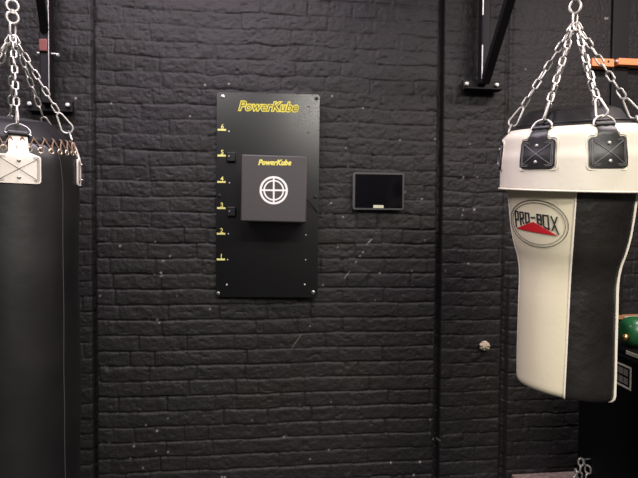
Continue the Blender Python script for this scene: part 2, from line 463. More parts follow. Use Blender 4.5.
# ------------------------------------------------------------------ right bag
B = Bag(568.5, 1.6)
def zr(px, py, r=0.): return B.z(px, py, r)
z_bot = zr(566, 397, .165) - .014
def L(z): return z - z_bot
RB = thing('uppercut_punching_bag', 'cream and black leather punching bag with oval badge, hanging on chains at the right', 'punching bag', (B.x, B.y, z_bot), B.rz)
sil = [(192, 508), (215, 509.5), (235, 511.5), (250, 514.5), (260, 518), (272, 519.8), (285, 519.8), (300, 519), (330, 518), (355, 517), (368, 516.8)]
tab = sorted((L(zr(x, y)), B.rad(x, y)) for y, x in sil)
rb_low = tab[0][1]
tab = [(.0, rb_low - .001)] + [t for t in tab if t[0] > .012]
body = smooth_tab(tab)
topz = body[-1][0]
bot = [(.001, .004), (rb_low * .5, .002), (rb_low * .88, .0), (rb_low * .95, .003), (rb_low * .985, .010), (rb_low, .020)]
prof = bot + [(r, z) for z, r in body if z > .03] + [(body[-1][1] * .99, topz + .04)]
def rB(z): return interp(body, z)
ZC0, ZC1 = L(zr(566, 191, .235)), L(zr(566, 125.5, .20))
def warpR(a, z):                                            # the soft bag is not quite level all round
    k = min(1, 1 - math.cos(a)); sn = math.sin(a)
    if z < ZC0: t = max(0, z) / ZC0; return (-.012 + .031 * t) * k - (.010 + .002 * t) * sn
    t = min(1, (z - ZC0) / (ZC1 - ZC0)); return (.019 + .007 * t) * k - (.012 - .009 * t) * sn
def twist(z): return R(7) * z / topz - R(1)
def surfB(phi, z, off=0.):
    r = rB(z) + off; return Vector((r * math.sin(phi), -r * math.cos(phi), z + warpR(phi, z)))
S0, S1, S2, S3 = -.5, 75, 170, -99
for f0, f1, m, nm in ((S3, S0, 'cream', 'white_panel'), (S0, S1, 'blackleather', 'black_panel'), (S1, S2, 'cream', 'white_panel'), (S2, 360 + S3, 'blackleather', 'black_panel')):
    rev_obj(prof, nm, MT[m], RB, f0, f1, seg=90, wob=.0015, warp=warpR, tw=twist, squash=.07)
for ph in (S3, S0, S1, S2):
    mb = MB(); pts = [Vector(((r + .0005) * math.sin(R(ph) + twist(z)) * (1 - (.07 * max(0, min(1, 1.15 - z / topz)) if math.sin(R(ph) + twist(z)) > 0 else 0)), -(r + .0005) * math.cos(R(ph) + twist(z)), z + warpR(R(ph) + twist(z), z))) for r, z in prof[2:-1]]
    mb.tube(pts, .0056 if ph != S0 else .003, 8); mb.build('piping', MT['creamedge'], RB)
# collar
zc0 = L(zr(566, 191, .235)); zc1 = L(zr(566, 125.5, .20))
zc_mid = L(zr(500, 166))
Rc0 = B.rad(499, 185); Rc1 = B.rad(499.5, 166); Rc2 = B.rad(508.5, 131)
ctab = [(zc0, Rc0 - .001), (zc_mid - .005, Rc1), (zc_mid + .02, Rc1 - .006), ((zc_mid + zc1) / 2 + .02, (Rc1 + Rc2) / 2 + .004), (zc1 - .006, Rc2 + .002), (zc1, Rc2 - .010)]
def rC(z): return interp(ctab, z)
cprof = [(body[-1][1] * .98, zc0 + .004), (Rc0 - .012, zc0 - .001), (Rc0 - .004, zc0 - .003)] + [(rC(z), z) for z in np.linspace(zc0 + .001, zc1 - .003, 22)] + [(Rc2 - .006, zc1 + .002), (Rc2 - .016, zc1 - .001), (Rc2 - .02, zc1 - .02)]
rev_obj(cprof, 'collar', MT['collar'], RB, seg=110, wob=.003, warp=warpR)
mb = MB(); mb.tube([(Rc0 * math.sin(a), -Rc0 * math.cos(a), zc0 + .0005 + warpR(a, zc0)) for a in np.linspace(0, 2 * PI, 90, endpoint=False)], .0028, 8, closed=True); mb.build('collar_piping', MT['creamedge'], RB)
def surfC(phi, z, off=0.):
    r = rC(z) + off + .003 * mnoise.noise(Vector((math.sin(phi) * 2.2, math.cos(phi) * 2.2, z * 5))); return Vector((r * math.sin(phi), -r * math.cos(phi), z + warpR(phi, z)))
# black top cover
zd = L(zr(570, 107.5, .11))
dome = [(Rc2 - .014, zc1 - .03), (Rc2 - .015, zc1 - .002), (Rc2 - .018, zc1 + .008), (Rc2 - .030, zc1 + .018), (Rc2 - .050, zd - .018), (Rc2 * .6, zd - .004), (Rc2 * .3, zd), (.001, zd + .001)]
rev_obj(dome, 'top_cover', MT['cover'], RB, seg=72, wob=.004, smooth=60, warp=warpR)
mb = MB(); rr = Rc2 - .026; mb.tube([(rr * math.sin(a), -rr * math.cos(a), zc1 + .0165 + warpR(a, zc1)) for a in np.linspace(0, 2 * PI, 80, endpoint=False)], .0035, 6, closed=True); mb.build('cover_seam', MT['patchleather'], RB)

def shank(pt, scale=1.): ...
def strap_set(root, phi, surf, zmid, zneck_top, pw, ph, nw, m_patch, m_stitch, m_rivet, m_ring, rimc=None, flap=None, ringr=.034, rref=.2):
    """patch + neck on a curved surface, stitched cross, two rivets, D ring; returns where the chain hooks in"""
    def mp(s, t, h): return surf(phi + s / rref, zmid + t, .0015 + h)
    hn = zneck_top - zmid; r = .010
    out = []
    for a in rrect(pw, ph, r, 4): out.append(a)
    # cut the neck in between the two top corners of the patch outline
    tl = [p for p in out if p[1] > 0 and p[0] < 0]; tr = [p for p in out if p[1] > 0 and p[0] > 0]; bt = [p for p in out if p[1] < 0]
    outline = tr + [(nw / 2 + .006, ph / 2), (nw / 2, ph / 2 + .008), (nw / 2, hn), (-nw / 2, hn), (-nw / 2, ph / 2 + .008), (-nw / 2 - .006, ph / 2)] + tl + bt
    patch = poly_mesh([outline], mp, .004, 'strap_patch', m_patch, root, maxlen=.022)
    st = MB()
    inner = rrect(pw - .013, ph - .013, .005, 3)
    st.tube([mp(a, b, .0056) for a, b in inner], .0008, 5, closed=True)
    inner = rrect(pw - .021, ph - .021, .004, 3)
    st.tube([mp(a, b, .0056) for a, b in inner], .0006, 5, closed=True)
    for sg in (-1, 1):
        st.tube([mp(sg * (pw / 2 - .011) * k, (ph / 2 - .011) * k, .0056) for k in np.linspace(-1, 1, 9)], .0008, 5)
    st.build('stitching', m_stitch, patch)
    for t in (ph * .29, -ph * .29):
        rv = MB(); c = mp(0, t, .004); n = (mp(0, t, 1) - mp(0, t, 0)).normalized()
        rv.tube([c, c + n * .003, c + n * .0045], [.0055, .005, .0022], 12); rv.build('rivet', m_rivet, patch)
    if rimc:
        e = .006
        o2 = [(a * (1 + 2 * e / pw), b * (1 + 2 * e / ph)) for a, b in out]
        tl = [p for p in o2 if p[1] > 0 and p[0] < 0]; tr = [p for p in o2 if p[1] > 0 and p[0] > 0]; bt = [p for p in o2 if p[1] < 0]
        line = [(-nw / 2 - e, min(hn - .004, ph / 2 + .045)), (-nw / 2 - e, ph / 2 + .012), (-nw / 2 - e - .005, ph / 2 + e)] + tl + bt + tr + [(nw / 2 + e + .005, ph / 2 + e), (nw / 2 + e, ph / 2 + .012), (nw / 2 + e, min(hn - .004, ph / 2 + .045))]
        rm = MB(); rm.tube([mp(a, b, -.0005) for a, b in line], .0022, 6); rm.build('strap_piping', rimc, root)
    # D ring standing on the end of the neck, leaning with the chain
    base = mp(0, hn - .004, .004); side = (mp(.01, hn - .004, .004) - mp(-.01, hn - .004, .004)).normalized()
    inward = Vector((-base.x, -base.y, 0)).normalized(); up = (Vector((0, 0, 1)) + inward * .35).normalized()
    # leather loop round the bar
    lp = MB(); lp.tube([base - side * nw * .47, base + side * nw * .47], .009, 12); lp.build('strap_loop', flap or m_patch, patch)
    rg = MB(); w = ringr
    pts = [base + side * (w * math.cos(a)) + up * (w * .95 * math.sin(a)) for a in np.linspace(0, PI, 15)]
    rg.tube(pts + [base - side * w * .6, base, base + side * w * .6], .0034, 8, closed=True)
    rg.build('d_ring', m_ring, root)
    return base + up * w * .90, base, side, up

zp = L(zr(538, 155, .21)); zn = L(zr(538, 127.5, .19))
apexR = Vector((.006, 0, L(zr(572, 24))))
hooks = []
for ph in (-24.5, 27, 86, 148, -148, -84):
    pd = math.radians(ph)
    h = strap_set(RB, pd, surfC, zp, zn, .108, .088, .056, MT['patchleather'], MT['stitchgrey'], MT['chrome'], MT['chrome'], MT['creamedge'], ringr=.031, rref=Rc1)
    hooks.append((ph, h[0]))
for ph, h in hooks:
    d = (apexR - h); Ld = d.length; d.normalize()
    e = h + d * .066
    mb = MB(); carabiner(mb, e, h - d * .004, wmax=.031, r=.0033, face=(Vector((1, .3, 0)) if ph == -24.5 else None)); cb = mb
    mb = MB(); chain(mb, apexR + Vector((h.x, h.y, 0)) * .015, e + d * .004, twist=random.uniform(-.4, .4)); ch = mb.build('chain', MT['chrome'], RB)
    cb.build('carabiner', MT['chrome'], ch)
def swivel(root, z0, big=False, ox=0.):
    """ring and swivel where the chains come together"""
    sw = MB()
    if big:
        for k, (dz, w, l) in enumerate(((.0, .028, .052), (.040, .036, .040), (.078, .036, .040))):
            u = Vector((1, 0, 0)) if k else Vector((.7, .7, 0))
            c = Vector((0, 0, z0 + dz))
            if k == 0: pts = [c + Vector((0, 0, 1)) * x + u * y for x, y in link_pts(l, w, .0035)]; sw.tube(pts, .0035, 8, closed=True)
            else: pts = [c + Vector((math.cos(a) * .0165, 0, math.sin(a) * .0185)) for a in np.linspace(0, 2 * PI, 20, endpoint=False)]; sw.tube(pts, .0046, 8, closed=True)
        sw.tube([(0, 0, z0 + .052), (0, 0, z0 + .066)], .0075, 12)
        sw.tube([(0, 0, z0 + .094), (0, 0, z0 + .17)], .006, 12)
    else:
        c = Vector((0, 0, z0)); sw.tube([c + Vector((0, 0, 1)) * x + Vector((.7, .7, 0)) * y for x, y in link_pts(.05, .024, .0035)], .0035, 8, closed=True)
        c = Vector((0, 0, z0 + .042)); sw.tube([c + Vector((math.cos(a) * .0165, 0, math.sin(a) * .021)) for a in np.linspace(0, 2 * PI, 20, endpoint=False)], .0042, 8, closed=True)
        sw.tube([(0, 0, z0 + .060), (0, 0, z0 + .072), (0, 0, z0 + .085), (0, 0, z0 + .10)], [.008, .014, .014, .007], 14)
        sw.tube([(0, 0, z0 + .10), (0, 0, z0 + .17)], .006, 12)
    sw.v = [(a + ox, b, c) for a, b, c in sw.v]
    return sw.build('swivel', MT['chrome'], root)
swivel(RB, apexR.z + .012, ox=.006)

# oval badge on the cream panel
zb = L(zr(540, 226, .15)); rl = rB(zb)
phb = math.asin(max(-1, min(1, -29.5 / 480 * 1.45 / rl)))
pxm = 1.47 / 480                                              # metres per photo pixel on that face
def mpb(s, t, h):                                            # s, t in photo pixels from the middle of the badge
    c = math.cos(R(5)); k = math.sin(R(5)); x = -28.5 + s * c - t * k; y = (s * k + t * c) * pxm
    return surfB(math.asin(max(-.985, min(.985, x * pxm / (rB(zb + y) + .001)))), zb + y, .0016 + h)
badge = poly_mesh(ring2(0, .55, 72, rx=28.4, ry=23.6, rot=R(-12)), mpb, .0008, 'badge_ring', MT['logoblack'], RB, maxlen=99)
poly_mesh(ring2(0, .4, 72, rx=25.8, ry=21.0, rot=R(-12)), mpb, .0008, 'badge_ring', MT['logoblack'], RB, maxlen=99)
tri = [(-22.3, -5.7), (-3.6, 1.7), (18.0, -12.0)]
e = 1.3
poly_mesh([tri], mpb, .0009, 'badge_triangle', MT['red'], RB, maxlen=5)
def base_y(x):     # lettering stands on the triangle
    return (-5.7 + (x + 22.3) * (7.4 / 18.7) if x < -3.6 else 1.7 - (x + 3.6) * (13.7 / 21.6)) + 1.7
def top_y(x): return 12.4 - (x + 22) * .134
glyph = {'P': [((0, 0), (0, 1)), ((0, 1), (1, 1)), ((1, 1), (1, .45)), ((1, .45), (0, .45))],
         'R': [((0, 0), (0, 1)), ((0, 1), (1, 1)), ((1, 1), (1, .5)), ((1, .5), (0, .5)), ((.45, .5), (1, 0))],
         'O': [((0, 0), (0, 1)), ((0, 1), (1, 1)), ((1, 1), (1, 0)), ((1, 0), (0, 0))],
         'B': [((0, 0), (0, 1)), ((0, 1), (1, 1)), ((1, 1), (1, 0)), ((1, 0), (0, 0)), ((0, .5), (1, .5))],
         'X': [((0, 0), (1, 1)), ((0, 1), (1, 0))], '-': [((0, .5), (1, .5))]}
quads = []
for chh, x0, x1 in (('P', -22, -19), ('R', -16.6, -13.4), ('O', -11, -7.7), ('-', -5.2, -2.2), ('B', .5, 3.9), ('O', 6.1, 10.6), ('X', 13.3, 19)):
    th = 1.25
    for (a, b) in glyph[chh]:
        def q(p, dx, dy):
            x = x0 + (x1 - x0) * p[0]; lo = base_y(x); hi = top_y(x)
            if chh == '-': lo = 3.6; hi = 8.8
            return (x + dx, lo + (hi - lo) * p[1] + dy)
        A0 = q(a, 0, 0); B0 = q(b, 0, 0); vx, vy = B0[0] - A0[0], B0[1] - A0[1]; l = math.hypot(vx, vy) or 1
        nx_, ny_ = -vy / l * th / 2, vx / l * th / 2; ex, ey = vx / l * th / 2, vy / l * th / 2
        if chh in 'X': ex = ey = 0
        quads.append([(A0[0] - nx_ - ex, A0[1] - ny_ - ey), (B0[0] - nx_ + ex, B0[1] - ny_ + ey), (B0[0] + nx_ + ex, B0[1] + ny_ + ey), (A0[0] + nx_ - ex, A0[1] + ny_ - ey)])
poly_mesh(quads, mpb, .0010, 'badge_lettering', MT['logoblack'], RB, maxlen=6)

# ------------------------------------------------------------------ left bag
A = Bag(15, 1.6)
Ra = A.rad(79.5, 260); zl0 = .42
def warpA(a, z):
    return .022 * min(1, 1 - math.cos(a)) * max(0, min(1, (z - 1.0) / .3))
LB = thing('heavy_punching_bag', 'long straight black leather punching bag with laced top and white straps, hanging at the left', 'punching bag', (A.x, A.y, zl0), A.rz)
def La(z): return z - zl0
za = La(A.z(20, 146, Ra)); zdome = La(A.z(15, 122.5, .03))
lp = [(.001, .01), (Ra * .8, 0), (Ra * .97, .012), (Ra, .04)] + [(Ra, z) for z in np.linspace(.08, za - .06, 24)] + [(Ra - .001, za - .03), (Ra - .006, za), (Ra - .014, za + .012)]
rev_obj(lp, 'body', MT['leftleather'], LB, seg=96, wob=.004, warp=warpA)
def surfA(phi, z, off=0.):
    zz = min(z, za + .012)
    r = Ra + off + (0 if zz < za - .03 else -(zz - za + .03) * .30) + .004 * mnoise.noise(Vector((math.sin(phi) * 2.2, math.cos(phi) * 2.2, z * 5)))
    if z > za + .012: r -= (z - za - .012) * .5
    return Vector((r * math.sin(phi), -r * math.cos(phi), z + warpA(phi, z)))
rt = Ra - .016
ld = [(rt - .002, za - .02), (rt, za + .010), (rt + .001, za + .024), (rt - .010, za + .036), (rt - .05, (za + .036 + zdome) / 2 + .006), (rt * .55, zdome - .004), (.001, zdome + .002)]
rev_obj(ld, 'top_cover', MT['cover'], LB, seg=80, wob=.003, smooth=70, warp=warpA)
for sp in (43, 163, 283):
    mb = MB(); pts = []
    for k in range(40):
        z = .03 + (za - .035) * k / 39
        bend = -R(4.5) * max(0, (z - (za - .12)) / .12) ** 1.5
        pts.append(surfA(R(sp) + bend, z, .0006))
    mb.tube(pts, .0013, 6); mb.build('seam', MT['stitchseam'], LB)
# eyelets and lacing
zey = za - .008; pts = []
ne = 36
for k in range(ne):
    ph = R(-8 + k * 10)
    c = surfA(ph, zey, .001); n = Vector((math.sin(ph), -math.cos(ph), 0)); u = Vector((math.cos(ph), math.sin(ph), 0)); w = Vector((0, 0, 1))
    mb = MB(); mb.tube([c + (u * math.cos(a) + w * math.sin(a)) * .0076 for a in np.linspace(0, 2 * PI, 14, endpoint=False)], .0029, 6, closed=True)
    mb.build('eyelet', MT['eyelet'], LB)
    up = ph + R(5)
    ct = Vector(((rt + .003) * math.sin(up), -(rt + .003) * math.cos(up), za + .030 + warpA(up, za))); ct2 = Vector(((rt - .006) * math.sin(up), -(rt - .006) * math.cos(up), za + .036 + warpA(up, za)))
    mid = Vector(((rt + .007) * math.sin(ph + R(2)), -(rt + .007) * math.cos(ph + R(2)), za + .012 + warpA(ph, za)))
    nx = surfA(ph + R(10), zey, .003)
    mid2 = Vector(((rt + .007) * math.sin(ph + R(8)), -(rt + .007) * math.cos(ph + R(8)), za + .012 + warpA(ph, za)))
    pts += [c + n * .003, mid, ct, ct2, ct + Vector((0, 0, -.002)), mid2]
mb = MB(); mb.tube(pts, .0024, 6, closed=True); mb.build('lacing', MT['lace'], LB)
apexL = Vector((0, 0, La(A.z(14.5, 36))))
hooksL = []
zpa = La(A.z(20, 169, Ra)); zna = La(A.z(20, 132, Ra - .01))
for ph in (3.5, 84, 136, 184, 228, 272):
    h = strap_set(LB, R(ph), surfA, zpa, zna, .116, .086, .052, MT['whitepatch'], MT['stitchdark'], MT['steel'], MT['steel'], None, flap=MT['patchleather'], ringr=.034, rref=Ra)
    hooksL.append((ph, h))
    # the black leather tongue behind each ring
    base, side, up = h[1], h[2], h[3]
    def mt(s, t, hh, base=base, side=side, up=up): return base + side * s + up * t + side.cross(up) * -(hh - .004)
    poly_mesh([[(.029 * math.cos(a), .028 * math.sin(a)) for a in np.linspace(0, PI, 13)]], mt, .006, 'strap_tongue', MT['patchleather'], LB, maxlen=99)
for ph, h in hooksL:
    h = h[0]; d = (apexL - h); d.normalize(); e = h + d * .066
    cb = MB(); carabiner(cb, e, h - d * .006, wmax=.038, r=.0034, face=(Vector((1, .1, 0)) if ph == 3.5 else None))
    mb = MB(); chain(mb, apexL + Vector((h.x, h.y, 0)) * .015, e + d * .004, L=.038, Wd=.0205, r=.0028, twist=random.uniform(-.4, .4)); ch = mb.build('chain', MT['chrome'], LB)
    cb.build('carabiner', MT['chrome'], ch)
swivel(LB, apexL.z + .018, big=True)

# ------------------------------------------------------------------ wall brackets the bags hang from
def bracket(name, label, px, py, bag, apex_z, left):
    p = onwall(px, py, -.0); zarm = 2.86
    t = thing(name, label, 'wall bracket', (p.x, 0, p.z))
    hx, hy = bag.x - p.x, bag.y
    w = .195 if not left else .205
    Y0 = -.012
    mb = MB(); mb.box((0, Y0 + .022, .01), (w, .022, .045)) if False else None
    mb.box((0, -.005, .0), (w, .022, .052)); mb.box((0, -.030, -.024), (w, .05, .008)) if not left else None
    pl = mb.build('mounting_plate', MT['bracket'], t, bevel=.002)
    for sx in (-1, 1):
        b = MB(); x = sx * (w / 2 - .018) ; b.tube([(x, -.015, .004), (x, -.020, .004)], .015 if left and sx > 0 else .011, 16, mi=1)
        b.tube([(x, -.02, .004), (x, -.029, .004), (x, -.032, .004)], [.0095, .0095, .006], 12)
        b.build('bolt', [MT['boltm'], MT['steel'] if not left else MT['bracket']], pl)
    zt = zarm - p.z
    mb = MB(); mb.box((0, -.040, zt / 2 + .01), (.046, .046, zt + .02)); mb.build('upright_tube', MT['bracket'], t, bevel=.006)
    # brace and arm, out to where the bag hangs
    end = Vector((hx, hy, zt)); a = Vector((0, -.055, .005)); m_ = Vector((hx * .86, hy * .86, zt - .005))
    def bar(a, b, s, nm):
        d = (b - a); L_ = d.length; q = d.to_track_quat('Z', 'Y').to_matrix()
        return MB().box((a + b) / 2, (s, s, L_), q).build(nm, MT['bracket'], t, bevel=.004)
    if left: a = Vector((0, -.055, onwall(48, 36).z - p.z))
    bar(a, m_, .034 if left else .040, 'diagonal_brace')
    bar(Vector((0, -.03, zt)), end + Vector((hx, hy, 0)).normalized() * .05, .05, 'arm')
    mb = MB(); mb.cyl(Vector((hx, hy, zt - .0)), Vector((hx, hy, apex_z - p.z)), .008, 12); mb.build('hanger_rod', MT['chrome'], t)
    # highlight along the upright, modelled as a thin bright bar
    rx = .012 if left else -.012
    if not left:
        mb = MB()
        z1, z2, z3 = [onwall(481, q, -.066).z - p.z for q in (78.5, 45, 15)]
        for q0, q1, mi in ((z1, z2, 0), (z2, z3, 1), (z3, zt, 0)): mb.cyl((rx - .008, -.066, q0), (rx - .008, -.066, q1), .0032, 10, mi=mi)
        mb.build('highlight_bar', [MT['boltm'], MT['bracket']], t)
        mb = MB(); mb.box((-.008, -.058, .012), (.006, .006, .022)); mb.box((0, -.058, .003), (.020, .006, .005)); mb.build('clip', MT['steel'], t)
    else:
        mb = MB(); mb.cyl((.020, -.066, .02), (.020, -.066, zt), .0022, 10); mb.build('highlight_bar', MT['steel'], t)
        zz = onwall(48, 46, -.06).z - p.z
        mb = MB(); mb.box((-.002, -.045, zz), (.036, .058, .056)); mb.build('red_sleeve', MT['redpl'], t, bevel=.004)
        mb = MB(); zb_ = onwall(48, 53.5, -.045).z - p.z; mb.cyl((-.036, -.045, zb_), (.052, -.045, zb_), .0035, 8); mb.cyl((.046, -.045, zb_ - .004), (.056, -.045, zb_ - .004), .0075, 8); mb.cyl((-.038, -.045, zb_), (-.030, -.045, zb_), .0055, 8)
        mb.build('cross_bolt', MT['boltm'], t)
    return t
bracket('bag_bracket', 'black steel wall bracket with diagonal brace left of the cream and black bag', 480, 86.5, B, z_bot + apexR.z + .183, False)
bracket('bag_bracket', 'black steel wall bracket with dull red sleeve behind the left bag chains', 51, 106.5, A, zl0 + apexL.z + .189, True)

# ------------------------------------------------------------------ strike plate and pad
pc = onwall(267.8, 195.8, -.035)
PR = thing('strike_board', 'tall satin black wall board with yellow lettering and numbered marks', 'board', (pc.x, pc.y, pc.z), -R(3.2))
PR.rotation_euler = (0, R(.3), -R(3.2))
k = 2.365 / F                                                 # metres per photo pixel on the board
PW, PH = 101 * k, 201.5 * k
def flat(root_y):
    return lambda s, t, h: Vector((s, root_y - h, t))
poly_mesh([rrect(PW, PH, .012, 6)], flat(.004), .008, 'board_panel', MT['plate'], PR, maxlen=99, smooth=30)
fl = flat(-.004)
def bpx(px, py): return ((px - 267.2) * k, -(py - 195.8) * k)
# standoffs to the wall
for (px, py) in ((222.5, 99.5), (314.5, 99), (219.8, 196.5), (314.5, 196.5), (219, 293), (313.3, 291.5)):
    s, t = bpx(px, py); mb = MB(); mb.cyl((s, .003, t), (s, .030 + s * .0558, t), .010, 14); mb.build('standoff', MT['blackpl'], PR)
    mb = MB(); dark = (py < 150 and px > 300)
    mb.tube([(s, -.004, t), (s, -.0065, t), (s, -.008, t)], [.0095, .009, .005], 16); mb.build('corner_bolt', MT['blackpl'] if dark or 190 < py < 200 else MT['steel'], PR)
for (px, py, big) in ((306.7, 107.3, 0), (306.5, 132.7, 0), (228.7, 133, 1), (229.5, 183.5, 1), (228.7, 233.8, 1), (228.2, 259.4, 1), (227.6, 284.2, 2), (305.4, 234.2, 1), (305.4, 259, 1), (304.8, 283.6, 2)):
    s, t = bpx(px, py); mb = MB(); mb.tube([(s, -.0038, t), (s, -.0052, t)], .0030 if big == 1 else .0042, 10)
    mb.build('screw', MT['boltm'] if big else MT['hole'], PR)
for (px, py) in ((231.3, 158.5), (232, 212)):
    s, t = bpx(px, py); mb = MB(); mb.box((s, -.016, t), (.042, .024, .046)); o = mb.build('cable_clamp', MT['blackpl'], PR, bevel=.004)
    mb = MB(); mb.cyl((s - .008, -.028, t + .002), (s - .008, -.031, t + .002), .004, 10); mb.build('screw', MT['steel'], o)
# lettering
def lettering(body, px, py, width_px, height_px, root, y, mo, mi, off, name, ioff=0., h0=.0006, kk=k, shear=.28, mpf=None):
    bmi = text_bm(body, 1.0, ioff, shear, 1.02)
    xs_ = [v.co.x for v in bmi.verts]; ys_ = [v.co.y for v in bmi.verts]
    w0 = max(xs_) - min(xs_); hh = max(ys_) - min(ys_); cx = (max(xs_) + min(xs_)) / 2; cy = (max(ys_) + min(ys_)) / 2
    sx = width_px * kk / w0; sy = height_px * kk / hh
    bmo = text_bm(body, 1.0, off, shear, 1.02)
    for bm_, hgt, m_, nm in ((bmo, h0, mo, name), (bmi, h0 * 2.2, mi, name)):
        for v in bm_.verts: v.co.x = (v.co.x - cx) * sx + px; v.co.y = (v.co.y - cy) * sy + py
        _raise(bm_, flat(y), hgt, nm, m_, root, 99, 0)
s, t = bpx(267.3, 108)
lettering('PowerKube', s, t, 57.5, 8.6, PR, -.004, MT['yellow'], MT['blackprint'], .075, 'lettering', ioff=-.006)
for i, (py) in enumerate((131.8, 157, 182.9, 208.6, 233.9, 259.3)):
    s, t = bpx(221.8 - i * .05, py)
    quad = [[(s - 4.1 * k, t - .9 * k), (s + 4.1 * k, t - .9 * k), (s + 4.1 * k, t + .9 * k), (s - 4.1 * k, t + .9 * k)]]
    mk = poly_mesh(quad, fl, .0008, 'scale_mark', MT['yellowp'], PR, maxlen=99)
    bmn = text_bm(str(6 - i), 6.2 * k, .10 * k, 0)
    for v in bmn.verts: v.co.x += s + .5 * k; v.co.y += t + 3.0 * k
    _raise(bmn, fl, .0008, 'numeral', MT['yellowp'], mk, 99, 0)

# the pad
FD = .235                                                     # how far its face stands off the board
qc = onwall(274.2, 188.8, pc.y - FD)
kf = (atdepth(274, 189, 1) - CAM).length * 0 + (2.4 + (pc.y - FD)) / F / 1.0
PD = thing('punch_pad', 'square charcoal punch pad with a white ring and cross target on its face', 'punch pad', (pc.x, pc.y - .0045, qc.z), -R(3.2))
dx = qc.x - pc.x + .013
sz = 65.3 * kf
mb = MB(); mb.box((dx, -.0205, 0), (sz * .97, .040, sz * .97)); mb.build('backplate', MT['padside'], PD, bevel=.006)
mb = MB(); mb.box((dx, -FD / 2 - .012, 0), (sz * .985, FD - .032, sz * .985)); mb.build('foam_block', MT['padside'], PD, bevel=.012)
rotq = Matrix.Rotation(R(1.0), 3, 'Y')
mb = MB(); mb.box((dx, -FD + .012, 0), (sz, .026, sz * 1.01), rotq); mb.build('face_panel', MT['pad'], PD, bevel=.006)
ff = flat(-FD - .0008)
def fpx(px, py): return (dx + (px - 274.2) * kf, -(py - 188.8) * kf)
s, t = fpx(273.8, 190.4)
poly_mesh(ring2(12.9 * kf, 2.1 * kf, 56, s, t) + ring2(9.5 * kf, 1.5 * kf, 48, s, t), ff, .0010, 'target_rings', MT['white'], PD, maxlen=99)
w_ = .85 * kf; l_ = 12.5 * kf
poly_mesh([[(s - w_, t - l_), (s + w_, t - l_), (s + w_, t + l_), (s - w_, t + l_)]], ff, .0013, 'target_cross', MT['white'], PD, maxlen=99)
poly_mesh([[(s - l_, t - w_), (s + l_, t - w_), (s + l_, t + w_), (s - l_, t + w_)]], ff, .0014, 'target_cross', MT['white'], PD, maxlen=99)
s, t = fpx(274.8, 163)
lettering('PowerKube', s, t, 32, 5.0, PD, -FD - .0008, MT['yellow'], MT['yellowp'], .06, 'lettering', kk=kf)
# cable at its right side
cb = thing('sensor_cable', 'thin black cable looping out beside the punch pad', 'cable', (pc.x, pc.y, qc.z)) if False else None
mb = MB()
P0 = onwall(308, 205, pc.y - .05); pts = []
for (px, py, y) in ((307, 200, -.09), (312, 205, -.075), (316, 211, -.06), (321, 214, -.04), (324, 210, -.02), (322, 206, -.013)):
    pts.append(onwall(px, py, y))
mb.tube(pts, .0022, 6)
pts = [onwall(296, 226, pc.y - .018), onwall(293.5, 225.5, pc.y - .018), onwall(296, 229, pc.y - .014), onwall(298.5, 233, pc.y - .012), onwall(305.4, 234, pc.y - .012)]
cbl = mb.build('sensor_cable', MT['blackpl']); tag(cbl, 'thin black cable looping out from the right side of the punch pad', 'cable')

# ------------------------------------------------------------------ tablet
tcn = onwall(378.2, 191.3, -.028)
kt = abs((onwall(403.3, 191, -.028) - onwall(352.7, 191, -.028)).x) / 50.6
TB = thing('tablet', 'small black tablet screen mounted on the brick wall', 'tablet', (tcn.x, tcn.y, tcn.z), -R(1.5))
tw, th_ = 50.8 * kt, 36.3 * kt
poly_mesh([rrect(tw, th_, .011, 6)], flat(.006), .013, 'case', MT['bezel'], TB, maxlen=99, smooth=30)
mb = MB(); mb.box((0, .016, 0), (.10, .028, .08)); mb.build('wall_mount', MT['blackpl'], TB, bevel=.003)
poly_mesh([rrect(tw - .020, th_ - .018, .003, 3, cx=.002)], flat(-.007), .0012, 'screen', MT['screen'], TB, maxlen=99)
poly_mesh([rrect(10.2 * kt, 2.9 * kt, .002, 3, cx=.0, cy=-th_ / 2 + 3.1 * kt)], flat(-.0082), .0012, 'sticker', MT['sticker'], TB, maxlen=99)

# ------------------------------------------------------------------ small things on the wall
pp = onwall(485, 346, -.0)
bm = bmesh.new(); bmesh.ops.create_icosphere(bm, subdivisions=4, radius=.024)
for v in bm.verts:
    d = v.co.normalized(); n = mnoise.noise(d * 2.3 + Vector((4, 1, 2))) * .4 + mnoise.noise(d * 5.5) * .28
    groove = max(0, 1 - abs(d.x * .9 + d.z * .35 + .25) / .14) * .22 + max(0, 1 - abs(d.x - .25) / .12) * (.3 if d.z < -.2 else 0)
    v.co = d * .024 * (1 + n * .7 - groove)
me = bpy.data.meshes.new('plaster_plug'); bm.to_mesh(me); bm.free(); me.materials.append(MT['plaster'])
me.polygons.foreach_set('use_smooth', [True] * len(me.polygons))
o = bpy.data.objects.new('plaster_plug', me); COL.objects.link(o); o.location = (pp.x, -.006 + .022, pp.z); o.scale = (1.05, .9, 1)
o.location.y = .004
tag(o, 'small crumbly cream plug sticking out of the dark brick wall', 'plug')

